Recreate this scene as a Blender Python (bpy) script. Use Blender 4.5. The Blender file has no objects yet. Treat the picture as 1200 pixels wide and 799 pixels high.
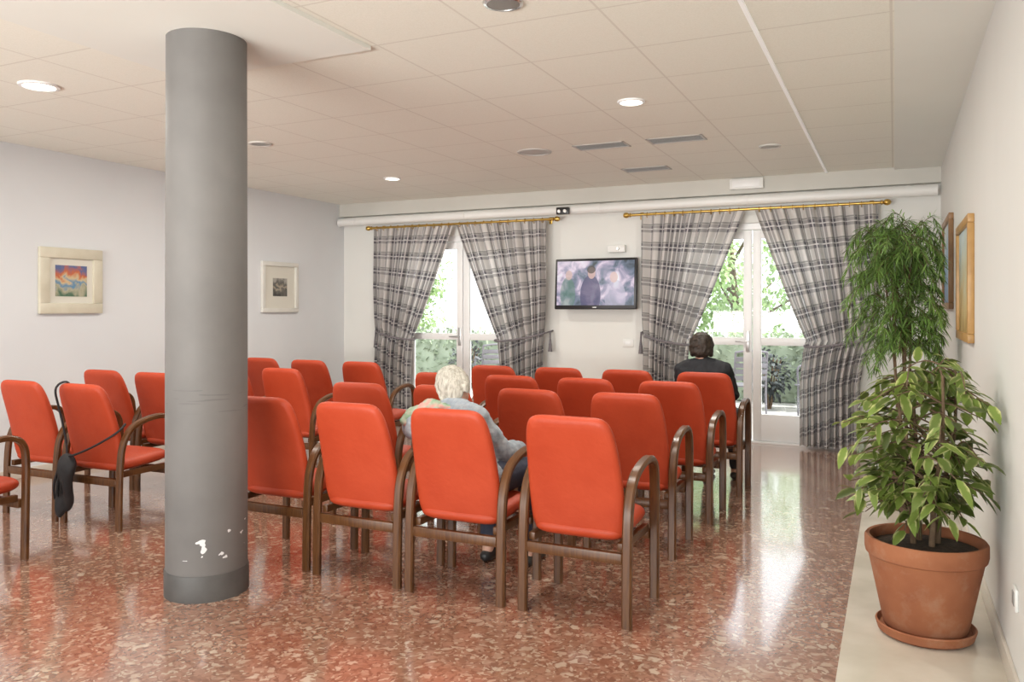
import bpy, bmesh, math, random
from mathutils import Vector, Matrix, Euler
random.seed(7)
PI = math.pi
scene = bpy.context.scene
COL = scene.collection
scene.view_settings.view_transform = 'Standard'
scene.view_settings.exposure = 0.0

# ------------------------------------------------------------------ helpers
def link(o, parent=None):
    COL.objects.link(o)
    if parent is not None:
        o.parent = parent
    return o

def mk(name, bm, mat, parent=None, smooth=True, loc=None, rot=None):
    me = bpy.data.meshes.new(name)
    bmesh.ops.recalc_face_normals(bm, faces=bm.faces[:])
    bm.to_mesh(me); bm.free()
    if smooth:
        me.polygons.foreach_set('use_smooth', [True]*len(me.polygons))
        try: me.set_sharp_from_angle(angle=math.radians(40))
        except Exception: pass
    if mat: me.materials.append(mat)
    o = bpy.data.objects.new(name, me)
    if loc is not None: o.location = loc
    if rot is not None: o.rotation_euler = rot
    return link(o, parent)

def thing(name, label, cat, loc=(0,0,0), rz=0.0, group=None):
    o = bpy.data.objects.new(name, None)
    o.empty_display_size = 0.1
    o.location = loc; o.rotation_euler = (0,0,rz)
    o['label'] = label; o['category'] = cat
    if group: o['group'] = group
    return link(o)

def struct(o, label, cat):
    o['kind'] = 'structure'; o['label'] = label; o['category'] = cat
    return o

def copy_tree(o, parent=None):
    c = o.copy(); COL.objects.link(c)
    if parent is not None: c.parent = parent
    for ch in list(o.children): copy_tree(ch, c)
    return c

def box(bm, x0,x1,y0,y1,z0,z1, bev=0.0, seg=2):
    r = bmesh.ops.create_cube(bm, size=1.0)
    vs = r['verts']
    for v in vs:
        v.co = Vector(((x0+x1)/2+v.co.x*(x1-x0), (y0+y1)/2+v.co.y*(y1-y0), (z0+z1)/2+v.co.z*(z1-z0)))
    if bev > 0:
        es = list({e for v in vs for e in v.link_edges})
        bmesh.ops.bevel(bm, geom=es, offset=bev, segments=seg, affect='EDGES', profile=0.5)

def boxes(lst, bev=0.0):
    bm = bmesh.new()
    for b in lst: box(bm, *b, bev=bev)
    return bm

def lathe(bm, prof, seg=40, c=(0,0,0), cap=True):
    rings = []
    for r, z in prof:
        ring = [bm.verts.new((c[0]+r*math.cos(2*PI*i/seg), c[1]+r*math.sin(2*PI*i/seg), c[2]+z)) for i in range(seg)]
        rings.append(ring)
    for a, b in zip(rings[:-1], rings[1:]):
        for i in range(seg):
            bm.faces.new((a[i], a[(i+1)%seg], b[(i+1)%seg], b[i]))
    if cap:
        bm.faces.new(rings[0]); bm.faces.new(rings[-1])

def tube(bm, pts, rad, seg=10, closed=False):
    pts = [Vector(p) for p in pts]; n = len(pts)
    rad = rad if isinstance(rad, (list, tuple)) else [rad]*n
    up = None; rings = []
    for i, p in enumerate(pts):
        if closed: t = pts[(i+1)%n]-pts[i-1]
        else: t = pts[min(i+1,n-1)]-pts[max(i-1,0)]
        t.normalize()
        if up is None:
            up = Vector((0,0,1)) if abs(t.z) < .9 else Vector((1,0,0))
        s = t.cross(up)
        if s.length < 1e-5: s = t.orthogonal()
        s.normalize(); up = s.cross(t).normalized()
        rings.append([bm.verts.new(p + rad[i]*(math.cos(2*PI*k/seg)*s + math.sin(2*PI*k/seg)*up)) for k in range(seg)])
    pairs = list(zip(rings[:-1], rings[1:]))
    if closed: pairs.append((rings[-1], rings[0]))
    for a, b in pairs:
        for k in range(seg):
            bm.faces.new((a[k], a[(k+1)%seg], b[(k+1)%seg], b[k]))
    if not closed:
        bm.faces.new(rings[0]); bm.faces.new(rings[-1])

def catmull(pts, n=6):
    P = [Vector(p) for p in pts]; out = []
    for i in range(len(P)-1):
        p0 = P[max(i-1,0)]; p1 = P[i]; p2 = P[i+1]; p3 = P[min(i+2,len(P)-1)]
        for k in range(n):
            t = k/n
            out.append(.5*((2*p1)+(p2-p0)*t+(2*p0-5*p1+4*p2-p3)*t*t+(3*p1-p0-3*p2+p3)*t**3))
    out.append(P[-1]); return out

# ------------------------------------------------------------------ materials
def put(nt, sock, v):
    if hasattr(v, 'is_linked'): nt.links.new(v, sock)
    else: sock.default_value = v
def mat(name, col=(.5,.5,.5), rough=.5, metal=0.0, spec=.5, emit=None, estr=0, coat=0):
    m = bpy.data.materials.new(name); m.use_nodes = True
    b = m.node_tree.nodes['Principled BSDF']
    b.inputs['Base Color'].default_value = (*col, 1)
    b.inputs['Roughness'].default_value = rough
    b.inputs['Metallic'].default_value = metal
    b.inputs['Specular IOR Level'].default_value = spec
    if coat: b.inputs['Coat Weight'].default_value = coat; b.inputs['Coat Roughness'].default_value = .08
    if emit:
        b.inputs['Emission Color'].default_value = (*emit, 1); b.inputs['Emission Strength'].default_value = estr
    return m
def P(m): return m.node_tree, m.node_tree.nodes['Principled BSDF']
def nd(nt, t, outp=0, **kw):
    n = nt.nodes.new(t)
    for k, v in kw.items():
        if k.startswith('p_'): setattr(n, k[2:], v)
        else:
            key = k.replace('_', ' ')
            put(nt, n.inputs[key], v)
    return n.outputs[outp]
def mth(nt, op, a, b=0.0, c=None):
    n = nt.nodes.new('ShaderNodeMath'); n.operation = op
    put(nt, n.inputs[0], a); put(nt, n.inputs[1], b)
    if c is not None: put(nt, n.inputs[2], c)
    return n.outputs[0]
def mixc(nt, f, a, b, blend='MIX'):
    n = nt.nodes.new('ShaderNodeMix'); n.data_type = 'RGBA'; n.blend_type = blend
    put(nt, n.inputs[0], f)
    put(nt, n.inputs[6], a if hasattr(a,'is_linked') else (*a,1))
    put(nt, n.inputs[7], b if hasattr(b,'is_linked') else (*b,1))
    return n.outputs[2]
def ramp(nt, f, stops, interp='LINEAR'):
    n = nt.nodes.new('ShaderNodeValToRGB'); n.color_ramp.interpolation = interp
    e = n.color_ramp.elements
    while len(e) < len(stops): e.new(.5)
    for k, (p, c) in enumerate(stops):
        e[k].position = p; e[k].color = (*c, 1)
    put(nt, n.inputs[0], f); return n.outputs[0]
def coords(nt, which='Object'):
    n = nt.nodes.new('ShaderNodeTexCoord'); return n.outputs[which]
def sep(nt, v):
    n = nt.nodes.new('ShaderNodeSeparateXYZ'); put(nt, n.inputs[0], v); return n.outputs
def bump(nt, b, h, s=.2, d=.01):
    n = nt.nodes.new('ShaderNodeBump'); n.inputs['Strength'].default_value = s; n.inputs['Distance'].default_value = d
    put(nt, n.inputs['Height'], h); nt.links.new(n.outputs[0], b.inputs['Normal'])

def noisy(name, c1, c2, scale=5, rough=.5, bs=0.0, bscale=80, **kw):
    m = mat(name, c1, rough, **kw); nt, b = P(m); co = coords(nt)
    f = nd(nt, 'ShaderNodeTexNoise', Vector=co, Scale=scale, Detail=4.0)
    put(nt, b.inputs['Base Color'], ramp(nt, f, [(.3, c1), (.7, c2)]))
    if bs: bump(nt, b, nd(nt, 'ShaderNodeTexNoise', Vector=co, Scale=bscale, Detail=3.0), bs)
    return m

M = {}
M['wall'] = noisy('wall_paint_window_cast', (.725,.745,.77), (.765,.785,.805), 1.2, .75, .04, 150)  # bluish cast of the window light is put into the left wall colour
M['wall_r'] = noisy('wall_paint_right', (.73,.73,.70), (.77,.77,.74), 1.0, .7, .04, 150)
M['band'] = noisy('band_shade_tone', (.56,.545,.50), (.61,.595,.55), 1.5, .7)  # darker than the walls: shade of the upper band put into its colour
M['plaster'] = noisy('ceiling_plaster', (.81,.825,.78), (.84,.855,.81), 1.5, .8)
M['white'] = mat('white_enamel', (.84,.84,.84), .35)
M['rail'] = mat('white_rail_glow', (.93,.93,.93), .4, emit=(1,1,1), estr=.12)  # faint glow added to brighten the rail, which is no lamp
M['whiteplastic'] = mat('white_plastic', (.78,.78,.76), .4)
M['alu'] = mat('aluminium', (.6,.6,.6), .35, 1.0)
M['chrome'] = mat('chrome', (.7,.7,.7), .15, 1.0)
M['brass'] = mat('brass', (.55,.36,.10), .3, 1.0)
M['black'] = mat('black_plastic', (.012,.012,.014), .35)
M['dark'] = mat('dark_gap', (.07,.07,.07), .8)
M['ventgrey'] = mat('vent_grey', (.28,.28,.27), .5)
M['ventframe'] = mat('vent_frame_grey', (.50,.49,.47), .5)
M['skirting'] = noisy('marble_skirting', (.62,.56,.48), (.74,.69,.61), 3, .3)

# ceiling tiles
m = mat('ceiling_tile', (.6,.5,.42), .85); nt, b = P(m); co = coords(nt); x, y, z = sep(nt, co)[:3]
def gridline(nt, v, off, per, w):
    f = mth(nt, 'FRACT', mth(nt, 'DIVIDE', mth(nt, 'ADD', v, off), per))
    return mth(nt, 'MULTIPLY', mth(nt, 'LESS_THAN', f, w/per), 1.0)
gx = gridline(nt, x, 0.62+60, .6, .012); gy = gridline(nt, y, -3.5+60, .6, .012)
g = mth(nt, 'MAXIMUM', gx, gy)
sp = nd(nt, 'ShaderNodeTexNoise', Vector=co, Scale=140.0, Detail=2.0)
base = ramp(nt, sp, [(.35, (.83,.825,.745)), (.6, (.87,.865,.79))])
put(nt, b.inputs['Base Color'], mixc(nt, mth(nt,'MULTIPLY',g,.36), base, (.50,.46,.40)))
bump(nt, b, mth(nt,'SUBTRACT', mth(nt,'MULTIPLY',sp,.15), g), .07, .004); M['tile'] = m

# terrazzo floor
m = mat('red_terrazzo', (.3,.1,.07), .13, spec=.8, coat=1.0); nt, b = P(m); co = coords(nt)
b.inputs['Coat Roughness'].default_value=.09
nz = nd(nt, 'ShaderNodeTexNoise', 1, Vector=co, Scale=9.0, Detail=3.0)
vm = nt.nodes.new('ShaderNodeVectorMath'); vm.operation = 'MULTIPLY_ADD'
put(nt, vm.inputs[0], nz); vm.inputs[1].default_value = (.10,.10,.10); put(nt, vm.inputs[2], co)
wc = vm.outputs[0]
def voro(scale, feat='F1'):
    v = nt.nodes.new('ShaderNodeTexVoronoi'); v.feature = feat; put(nt, v.inputs['Vector'], wc); v.inputs['Scale'].default_value = scale; return v
v1, v1e, v2 = voro(23), voro(23,'DISTANCE_TO_EDGE'), voro(72)
r1 = sep(nt, v1.outputs['Color'])[0]; r2 = sep(nt, v2.outputs['Color'])[1]
c1 = ramp(nt, r1, [(0,(.25,.11,.066)),(.16,(.32,.155,.096)),(.38,(.375,.20,.135)),(.64,(.44,.28,.20)),(.79,(.53,.39,.29)),(.91,(.64,.53,.41))], 'CONSTANT')
c2 = ramp(nt, r2, [(0,(.23,.105,.066)),(.3,(.315,.155,.10)),(.6,(.38,.205,.14)),(.86,(.54,.415,.31))], 'CONSTANT')
em = nd(nt, 'ShaderNodeMapRange', Value=v1e.outputs['Distance'], From_Min=.10, From_Max=.22)
colr = mixc(nt, mth(nt,'MULTIPLY',em,.85), c2, c1)
big = nd(nt,'ShaderNodeTexNoise',Vector=co,Scale=1.3,Detail=3.0)
colr = mixc(nt, nd(nt,'ShaderNodeMapRange',Value=big,From_Min=.35,From_Max=.7,To_Min=0.0,To_Max=.22), colr, (.43,.25,.165))
lx = gridline(nt, sep(nt,co)[0], 60.2, .4, .004); ly = gridline(nt, sep(nt,co)[1], 60, .4, .004)
colr = mixc(nt, mth(nt,'MULTIPLY',mth(nt,'MAXIMUM',lx,ly),.25), colr, (.15,.07,.05))
put(nt, b.inputs['Base Color'], colr)
rn = nd(nt, 'ShaderNodeTexNoise', Vector=co, Scale=2.5, Detail=3.0)
put(nt, b.inputs['Roughness'], nd(nt,'ShaderNodeMapRange', Value=rn, To_Min=.12, To_Max=.24))
bump(nt, b, nd(nt,'ShaderNodeTexNoise', Vector=co, Scale=3.0, Detail=1.0), .05, .03); M['floor'] = m
M['marble'] = noisy('cream_marble', (.58,.53,.44), (.71,.66,.57), 4, .15)

# column
m = mat('grey_column_paint', (.2,.2,.2), .65); nt, b = P(m); co = coords(nt); x, y, z = sep(nt, co)[:3]
n1 = nd(nt,'ShaderNodeTexNoise',Vector=co,Scale=3.0,Detail=5.0)
basec = ramp(nt, n1, [(.3,(.135,.128,.122)),(.7,(.174,.165,.157))])
n2 = nd(nt,'ShaderNodeTexNoise',Vector=co,Scale=17.0,Detail=2.0,Roughness=.6)
low = mth(nt,'MULTIPLY', mth(nt,'LESS_THAN', z, .36), mth(nt,'GREATER_THAN', z, .20))
chip = mth(nt,'MULTIPLY', mth(nt,'GREATER_THAN', n2, .65), low)
mp = nt.nodes.new('ShaderNodeMapping'); put(nt, mp.inputs[0], co); mp.inputs['Scale'].default_value = (3,3,60)
n3 = nd(nt,'ShaderNodeTexNoise',Vector=mp.outputs[0],Scale=1.0,Detail=2.0)
mid = mth(nt,'MULTIPLY', mth(nt,'LESS_THAN', z, 1.02), mth(nt,'GREATER_THAN', z, .90))
scuff = mth(nt,'MULTIPLY', mth(nt,'GREATER_THAN', n3, .66), mid)
basec = mixc(nt, mth(nt,'MULTIPLY',scuff,.3), basec, (.05,.05,.05))
put(nt, b.inputs['Base Color'], mixc(nt, chip, basec, (.76,.76,.76)))
bump(nt, b, n1, .12, .01); M['column'] = m
M['shoe'] = noisy('column_shoe', (.07,.066,.062), (.10,.095,.09), 8, .5)

# chair
M['red'] = noisy('red_vinyl', (.42,.047,.014), (.48,.062,.021), 6, .5, .18, 35, spec=.35)
m = mat('walnut_wood', (.09,.03,.013), .32, spec=.45); nt, b = P(m); co = coords(nt)
mp = nt.nodes.new('ShaderNodeMapping'); put(nt, mp.inputs[0], co); mp.inputs['Scale'].default_value = (60,6,6)
f = nd(nt,'ShaderNodeTexNoise',Vector=mp.outputs[0],Scale=1.5,Detail=4.0)
put(nt, b.inputs['Base Color'], ramp(nt, f, [(.3,(.070,.026,.008)),(.7,(.145,.060,.019))])); M['wood'] = m

# curtain plaid
m = bpy.data.materials.new('plaid_curtain'); m.use_nodes = True; nt, b = P(m)
uv = coords(nt, 'UV'); u, v, _ = sep(nt, uv)[:3]
def band(s, off, per, w):
    f = mth(nt,'FRACT', mth(nt,'DIVIDE', mth(nt,'ADD', s, off+20), per)); return mth(nt,'LESS_THAN', f, w/per)
PR=.19
du = band(u,0,PR,.078); dv = band(v,0,PR,.070)
dk = mth(nt,'MULTIPLY_ADD', du, .44, mth(nt,'MULTIPLY', dv, .42))
c = mixc(nt, dk, (.75,.72,.70), (.075,.068,.095))
gl = mth(nt,'MAXIMUM', band(u,.115,PR,.016), band(v,.115,PR,.014))
c = mixc(nt, mth(nt,'MULTIPLY',gl,.6), c, (.16,.165,.16))
wl = mth(nt,'MAXIMUM', band(u,-.032,PR,.014), band(v,-.029,PR,.012))
c = mixc(nt, mth(nt,'MULTIPLY',wl,.8), c, (.88,.86,.85))
put(nt, b.inputs['Base Color'], c); b.inputs['Roughness'].default_value = .9; b.inputs['Specular IOR Level'].default_value = .1
tr = nt.nodes.new('ShaderNodeBsdfTranslucent'); put(nt, tr.inputs[0], c)
mx = nt.nodes.new('ShaderNodeMixShader'); mx.inputs[0].default_value = .36
out = nt.nodes['Material Output']
nt.links.new(b.outputs[0], mx.inputs[1]); nt.links.new(tr.outputs[0], mx.inputs[2]); nt.links.new(mx.outputs[0], out.inputs[0])
M['plaid'] = m
M['tie'] = noisy('tieback_rope', (.12,.11,.12), (.22,.20,.21), 60, .9)

# glass
m = bpy.data.materials.new('window_glass'); m.use_nodes = True; nt = m.node_tree
nt.nodes.remove(nt.nodes['Principled BSDF']); out = nt.nodes['Material Output']
t = nt.nodes.new('ShaderNodeBsdfTransparent'); t.inputs[0].default_value = (.97,.98,.98,1)
gls = nt.nodes.new('ShaderNodeBsdfGlossy'); gls.inputs['Roughness'].default_value = .03
fr = nt.nodes.new('ShaderNodeFresnel'); fr.inputs[0].default_value = 1.3
mx = nt.nodes.new('ShaderNodeMixShader'); nt.links.new(fr.outputs[0], mx.inputs[0])
nt.links.new(t.outputs[0], mx.inputs[1]); nt.links.new(gls.outputs[0], mx.inputs[2]); nt.links.new(mx.outputs[0], out.inputs[0])
M['glass'] = m

# tv screen
m = mat('tv_picture', (.01,.01,.01), .2); nt, b = P(m); co = coords(nt)
n1 = nd(nt,'ShaderNodeTexNoise',Vector=co,Scale=6.0,Detail=4.0,Distortion=.6)
c = ramp(nt, n1, [(.30,(.03,.05,.06)),(.41,(.13,.17,.24)),(.50,(.33,.30,.42)),(.58,(.66,.55,.66)),(.70,(.82,.82,.86))])
px, py, pz = sep(nt, co)[:3]
def blob(c, cx, cz, rx, rz, col, f=.85):
    d = mth(nt,'ADD', mth(nt,'POWER', mth(nt,'DIVIDE', mth(nt,'SUBTRACT',px,cx), rx), 2.0), mth(nt,'POWER', mth(nt,'DIVIDE', mth(nt,'SUBTRACT',pz,cz), rz), 2.0))
    return mixc(nt, mth(nt,'MULTIPLY', mth(nt,'LESS_THAN', d, 1.0), f), c, col)
c = blob(c,-.05,-.13,.12,.23,(.06,.05,.14)); c = blob(c,-.04,.12,.045,.065,(.62,.40,.36)); c = blob(c,-.045,.16,.05,.045,(.05,.035,.03))
c = blob(c,.24,-.16,.12,.20,(.50,.46,.58),.6); c = blob(c,.22,.07,.045,.06,(.66,.46,.42)); c = blob(c,-.32,-.12,.09,.2,(.10,.22,.16),.6); c = blob(c,-.31,.1,.04,.055,(.58,.40,.36))
put(nt, b.inputs['Emission Color'], c); b.inputs['Emission Strength'].default_value = 1.0; M['tv'] = m

# plants
def leafmat(name, cen, edge, var=.25, rough=.4, e0=.25, e1=.42, trans=.25):
    m = mat(name, cen, rough); nt, b = P(m); u, v, _ = sep(nt, coords(nt,'UV'))[:3]
    d = mth(nt,'ABSOLUTE', mth(nt,'SUBTRACT', u, .5))
    nz = nd(nt,'ShaderNodeTexNoise',Vector=coords(nt),Scale=60.0)
    f = nd(nt,'ShaderNodeMapRange', Value=mth(nt,'ADD', d, mth(nt,'MULTIPLY', mth(nt,'SUBTRACT',nz,.5), .35)), From_Min=e0, From_Max=e1)
    c = mixc(nt, f, cen, edge)
    g = nt.nodes.new('ShaderNodeNewGeometry')
    k = nd(nt,'ShaderNodeMapRange', Value=g.outputs['Random Per Island'], To_Min=1-var*1.6, To_Max=1+var)
    cc = nt.nodes.new('ShaderNodeVectorMath'); cc.operation='SCALE'; put(nt, cc.inputs[0], c); put(nt, cc.inputs['Scale'], k)
    put(nt, b.inputs['Base Color'], cc.outputs[0])
    tr = nt.nodes.new('ShaderNodeBsdfTranslucent'); put(nt, tr.inputs[0], cc.outputs[0])
    mx = nt.nodes.new('ShaderNodeMixShader'); mx.inputs[0].default_value = trans
    o = nt.nodes['Material Output']
    nt.links.new(b.outputs[0], mx.inputs[1]); nt.links.new(tr.outputs[0], mx.inputs[2]); nt.links.new(mx.outputs[0], o.inputs[0])
    return m
M['ficus'] = leafmat('variegated_leaf', (.19,.27,.055), (.54,.55,.24), .42, e0=.25, e1=.44, trans=.3)
M['fern'] = leafmat('narrow_leaf', (.18,.31,.075), (.23,.37,.10), .45, trans=.32)
M['treeleaf'] = leafmat('tree_leaf', (.42,.56,.28), (.50,.62,.34), .25, trans=.45)
M['hedgeleaf'] = leafmat('hedge_leaf', (.40,.46,.34), (.46,.52,.38), .3, trans=.35)
M['hedgecore'] = noisy('hedge_green', (.28,.33,.24), (.36,.41,.31), 6, .9)  # muted green of the hedge core itself
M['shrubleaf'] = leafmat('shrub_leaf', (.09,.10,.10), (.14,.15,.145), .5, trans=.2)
M['bark'] = noisy('bark', (.10,.06,.035), (.18,.12,.07), 25, .85, .3, 60)
m = noisy('terracotta', (.28,.095,.042), (.38,.145,.066), 5, .85, .12, 60); nt,b=P(m)
src=b.inputs['Base Color'].links[0].from_socket; st_=nd(nt,'ShaderNodeTexNoise',Vector=coords(nt),Scale=8.0,Detail=7.0,Roughness=.7)
put(nt,b.inputs['Base Color'],mixc(nt,nd(nt,'ShaderNodeMapRange',Value=st_,From_Min=.50,From_Max=.74,To_Max=.5),src,(.44,.28,.19))); M['terracotta']=m
M['soil'] = noisy('soil', (.03,.02,.013), (.07,.045,.03), 60, .95, .6, 60)
M['darkpot'] = noisy('dark_pot', (.10,.06,.04), (.15,.09,.06), 6, .6)
M['paving'] = noisy('terrace_paving', (.42,.40,.37), (.54,.52,.48), 3, .8)
M['greymetal'] = mat('grey_metal', (.17,.16,.18), .45, .2)

# ------------------------------------------------------------------ camera
cam = bpy.data.cameras.new('camera'); cam.sensor_width = 36; cam.lens = 36*954/1200
cam.shift_y = -37.5/1200; cam.clip_start = .05
co_ = bpy.data.objects.new('camera', cam); co_.location = (0,0,1.4); co_.rotation_euler = (PI/2,0,math.radians(25.16))
link(co_); scene.camera = co_

# ------------------------------------------------------------------ room shell
XL, XR, YB, YF, H = -6.55, .40, 8.75, -2.2, 2.76
struct(mk('floor', boxes([(XL-.2,XR+.2,YF,YB+.2,-.12,0)]), M['floor'], smooth=False), 'polished red terrazzo floor with cream chips', 'floor')
struct(mk('ceiling', boxes([(XL-.2,XR+.2,YF,YB+.2,H,H+.1)]), M['tile'], smooth=False), 'suspended ceiling of square pale tiles', 'ceiling')
struct(mk('wall_left', boxes([(XL-.2,XL,YF,YB+.2,0,H)]), M['wall'], smooth=False), 'plain white left wall', 'wall')
struct(mk('wall_right', boxes([(XR,XR+.2,YF,YB+.2,0,H)]), M['wall_r'], smooth=False), 'plain white right wall beside the plants', 'wall')
D1, D2, DW, DT = -4.80, -1.35, .86, 2.30
struct(mk('wall_back', boxes([(XL,D1-DW,YB,YB+.2,0,H),(D1+DW,D2-DW,YB,YB+.2,0,H),(D2+DW,XR,YB,YB+.2,0,H),
    (D1-DW,D1+DW,YB,YB+.2,DT,H),(D2-DW,D2+DW,YB,YB+.2,DT,H)]), M['wall_r'], smooth=False), 'white back wall with two glazed double doors', 'wall')
struct(mk('trim_1', boxes([(XL,XR,YB-.10,YB,2.595,H)]), M['band'], smooth=False), 'cream beam standing in for the shaded band atop the back wall', 'beam')
struct(mk('trim_2', boxes([(-3.73,-2.45,YF,3.5,H-.022,H+.01)]), M['plaster'], smooth=False), 'plain plaster ceiling panel around the column head', 'ceiling panel')
struct(mk('trim_3', boxes([(0,XR,YF,YB-.1,H-.02,H+.01)]), M['plaster'], smooth=False), 'plain plaster ceiling strip along the right wall', 'ceiling strip')
struct(mk('trim_4', boxes([(-.623,-.602,YF,YB-.1,H-.010,H+.005)], .002), M['rail'], smooth=False), 'thin white ceiling rail running towards the back wall', 'ceiling rail')
struct(mk('trim_5', boxes([(-.20,XR,YF,YB,-.01,.006)]), M['marble'], smooth=False), 'cream marble floor strip along the right wall', 'floor strip')
struct(mk('baseboard_left', boxes([(XL,XL+.015,YF,YB,0,.08)], .003), M['skirting']), 'pale skirting of the left wall', 'baseboard')
struct(mk('baseboard_right', boxes([(XR-.015,XR,YF,YB,.006,.09)], .003), M['skirting']), 'pale skirting of the right wall', 'baseboard')
struct(mk('baseboard_back', boxes([(XL,D1-DW,YB-.015,YB,0,.08),(D1+DW,D2-DW,YB-.015,YB,0,.08),(D2+DW,XR-.02,YB-.015,YB,0.006,.08)], .003), M['skirting']), 'pale skirting of the back wall', 'baseboard')

# ------------------------------------------------------------------ glazed doors
def door(name, cx, label):
    r = thing(name, label, 'door', (cx, YB, 0)); r['kind'] = 'structure'
    w = DW
    mk('frame', boxes([(-w,-w+.06,.03,.13,0,DT),(w-.06,w,.03,.13,0,DT),(-w+.06,w-.06,.03,.13,DT-.07,DT),(-w,w,.02,.18,-.005,.02)], .004), M['white'], r)
    for s in (-1, 1):
        a, b_ = (-w+.065, -.005) if s < 0 else (.005, w-.065)
        st = .085
        lf = mk('leaf', boxes([(a,a+st,.05,.10,.025,DT-.075),(b_-st,b_,.05,.10,.025,DT-.075),
            (a+st,b_-st,.05,.10,DT-.16,DT-.075),(a+st,b_-st,.05,.10,1.02,1.10),(a+st,b_-st,.05,.10,.025,.30)], .004), M['white'], r)
        mk('pane', boxes([(a+st,b_-st,.072,.078,1.10,DT-.16)]), M['glass'], lf, smooth=False)
        mk('pane', boxes([(a+st,b_-st,.072,.078,.30,1.02)]), M['glass'], lf, smooth=False)
        if s < 0:
            bm = bmesh.new(); box(bm, b_-.06,b_-.02,.038,.05,.95,1.17,.004)
            tube(bm, [(b_-.04,.04,1.06),(b_-.04,0,1.06)], .010)
            tube(bm, [(b_-.04,0,1.06),(b_-.10,-.005,1.06),(b_-.16,0,1.06)], [.011,.010,.008])
            mk('handle', bm, M['alu'], lf)
    return r
door('door_1', D1, 'white framed glazed double door left of the television')
door('door_2', D2, 'white framed glazed double door right of the television')

# ------------------------------------------------------------------ outside
struct(mk('terrace_ground', boxes([(-24,16,YB+.2,30,-.2,-.03)]), M['paving'], smooth=False), 'pale paved terrace outside the doors', 'terrace')

def leafmesh(name, specs, material, parent=None):
    V=[]; F=[]; U=[]
    ts=[0,.22,.5,.78,1]; ws=[0,.78,1,.62,0]
    for pos, d, up, L, W, droop, fold in specs:
        d = d.normalized(); side = d.cross(up)
        if side.length < 1e-4: side = d.orthogonal()
        side.normalize(); n = side.cross(d)
        b0 = len(V); cs=[]
        for t in ts: cs.append(pos + d*L*t - Vector((0,0,1))*droop*L*t*t)
        V.extend(cs); uvs = [(.5,t) for t in ts]
        for k in (1,2,3):
            V.append(cs[k]+side*W*.5*ws[k]+n*fold*W*ws[k]); uvs.append((.5+.5*ws[k],ts[k]))
        for k in (1,2,3):
            V.append(cs[k]-side*W*.5*ws[k]+n*fold*W*ws[k]); uvs.append((.5-.5*ws[k],ts[k]))
        fs = [(0,5,1),(1,5,6,2),(2,6,7,3),(3,7,4),(0,1,8),(1,2,9,8),(2,3,10,9),(3,4,10)]
        for f in fs:
            F.append(tuple(b0+i for i in f)); U.extend(uvs[i] for i in f)
    me = bpy.data.meshes.new(name); me.from_pydata(V,[],F)
    ul = me.uv_layers.new(name='UVMap')
    for i, q in enumerate(U): ul.data[i].uv = q
    me.polygons.foreach_set('use_smooth',[True]*len(me.polygons))
    me.materials.append(material)
    return link(bpy.data.objects.new(name, me), parent)

def rdir(zmin=-1, zmax=1):
    a = random.uniform(0,2*PI); z = random.uniform(zmin,zmax); r = math.sqrt(1-z*z)
    return Vector((r*math.cos(a), r*math.sin(a), z))

def tree(x, y, h, r, label, n=5200):
    t = thing('tree', label, 'tree', (x,y,-.03))
    bm = bmesh.new(); tube(bm, catmull([(0,0,0),(.05,.03,h*.3),(-.04,0,h*.6),(.03,.02,h*.8)]), [.11-.08*i/18 for i in range(19)], 10)
    for k in range(6):
        a = k*1.05; tube(bm, catmull([(0,0,h*(.22+.06*k)),(r*.35*math.cos(a),r*.35*math.sin(a),h*(.30+.06*k)),(r*.7*math.cos(a),r*.7*math.sin(a),h*(.38+.06*k))],4), [.04-.003*i for i in range(9)], 6)
    mk('trunk', bm, M['bark'], t)
    specs=[]
    blobs = [(rdir(-.9,1)*r*.62, random.uniform(.32,.52)*r) for _ in range(16)]+[(Vector((math.cos(k)*r*.55,math.sin(k)*r*.55,-r*.55)), r*.42) for k in range(6)]
    for _ in range(n):
        c, rr = random.choice(blobs); d = rdir(); p = c + d*rr*random.uniform(.3,1)
        specs.append((Vector((p.x,p.y,max(.35,h*.47+p.z*1.0))), (d+rdir()*.7), Vector((0,0,1)), random.uniform(.09,.14), .07, .2, .1))
    leafmesh('foliage', specs, M['treeleaf'], t)
tree(-10.5,15.6,4.6,1.65,'green tree seen through the left door, farthest left')
tree(-6.4,16.4,4.8,1.75,'green tree seen in the right half of the left door')
tree(-2.75,15.6,4.4,1.65,'green tree seen through the left leaf of the right door')
tree(.85,15.8,4.6,1.65,'green tree seen through the right leaf of the right door')
hd = thing('hedge','long clipped pale green hedge at the edge of the terrace','hedge',(-4,13.2,-.03))
specs=[]
for _ in range(9000):
    p = Vector((random.uniform(-8,8), random.choice((-1,1))*random.uniform(.2,.32), random.uniform(0,.95)))
    if random.random()<.3: p = Vector((p.x, random.uniform(-.3,.3), random.uniform(.88,1.05)))
    specs.append((p, rdir(), Vector((0,0,1)), .10, .06, .1, .1))
leafmesh('foliage', specs, M['hedgeleaf'], hd)
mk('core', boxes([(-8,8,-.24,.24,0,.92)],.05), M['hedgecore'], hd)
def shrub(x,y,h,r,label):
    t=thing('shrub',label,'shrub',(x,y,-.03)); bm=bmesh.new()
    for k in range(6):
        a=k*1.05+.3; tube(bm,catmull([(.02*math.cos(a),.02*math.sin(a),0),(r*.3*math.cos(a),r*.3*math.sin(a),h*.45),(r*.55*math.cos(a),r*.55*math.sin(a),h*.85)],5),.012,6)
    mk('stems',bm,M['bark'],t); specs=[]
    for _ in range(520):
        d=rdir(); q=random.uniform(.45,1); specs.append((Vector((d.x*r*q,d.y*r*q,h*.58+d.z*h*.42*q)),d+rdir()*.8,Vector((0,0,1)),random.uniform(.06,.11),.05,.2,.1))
    leafmesh('foliage',specs,M['shrubleaf'],t)
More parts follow.
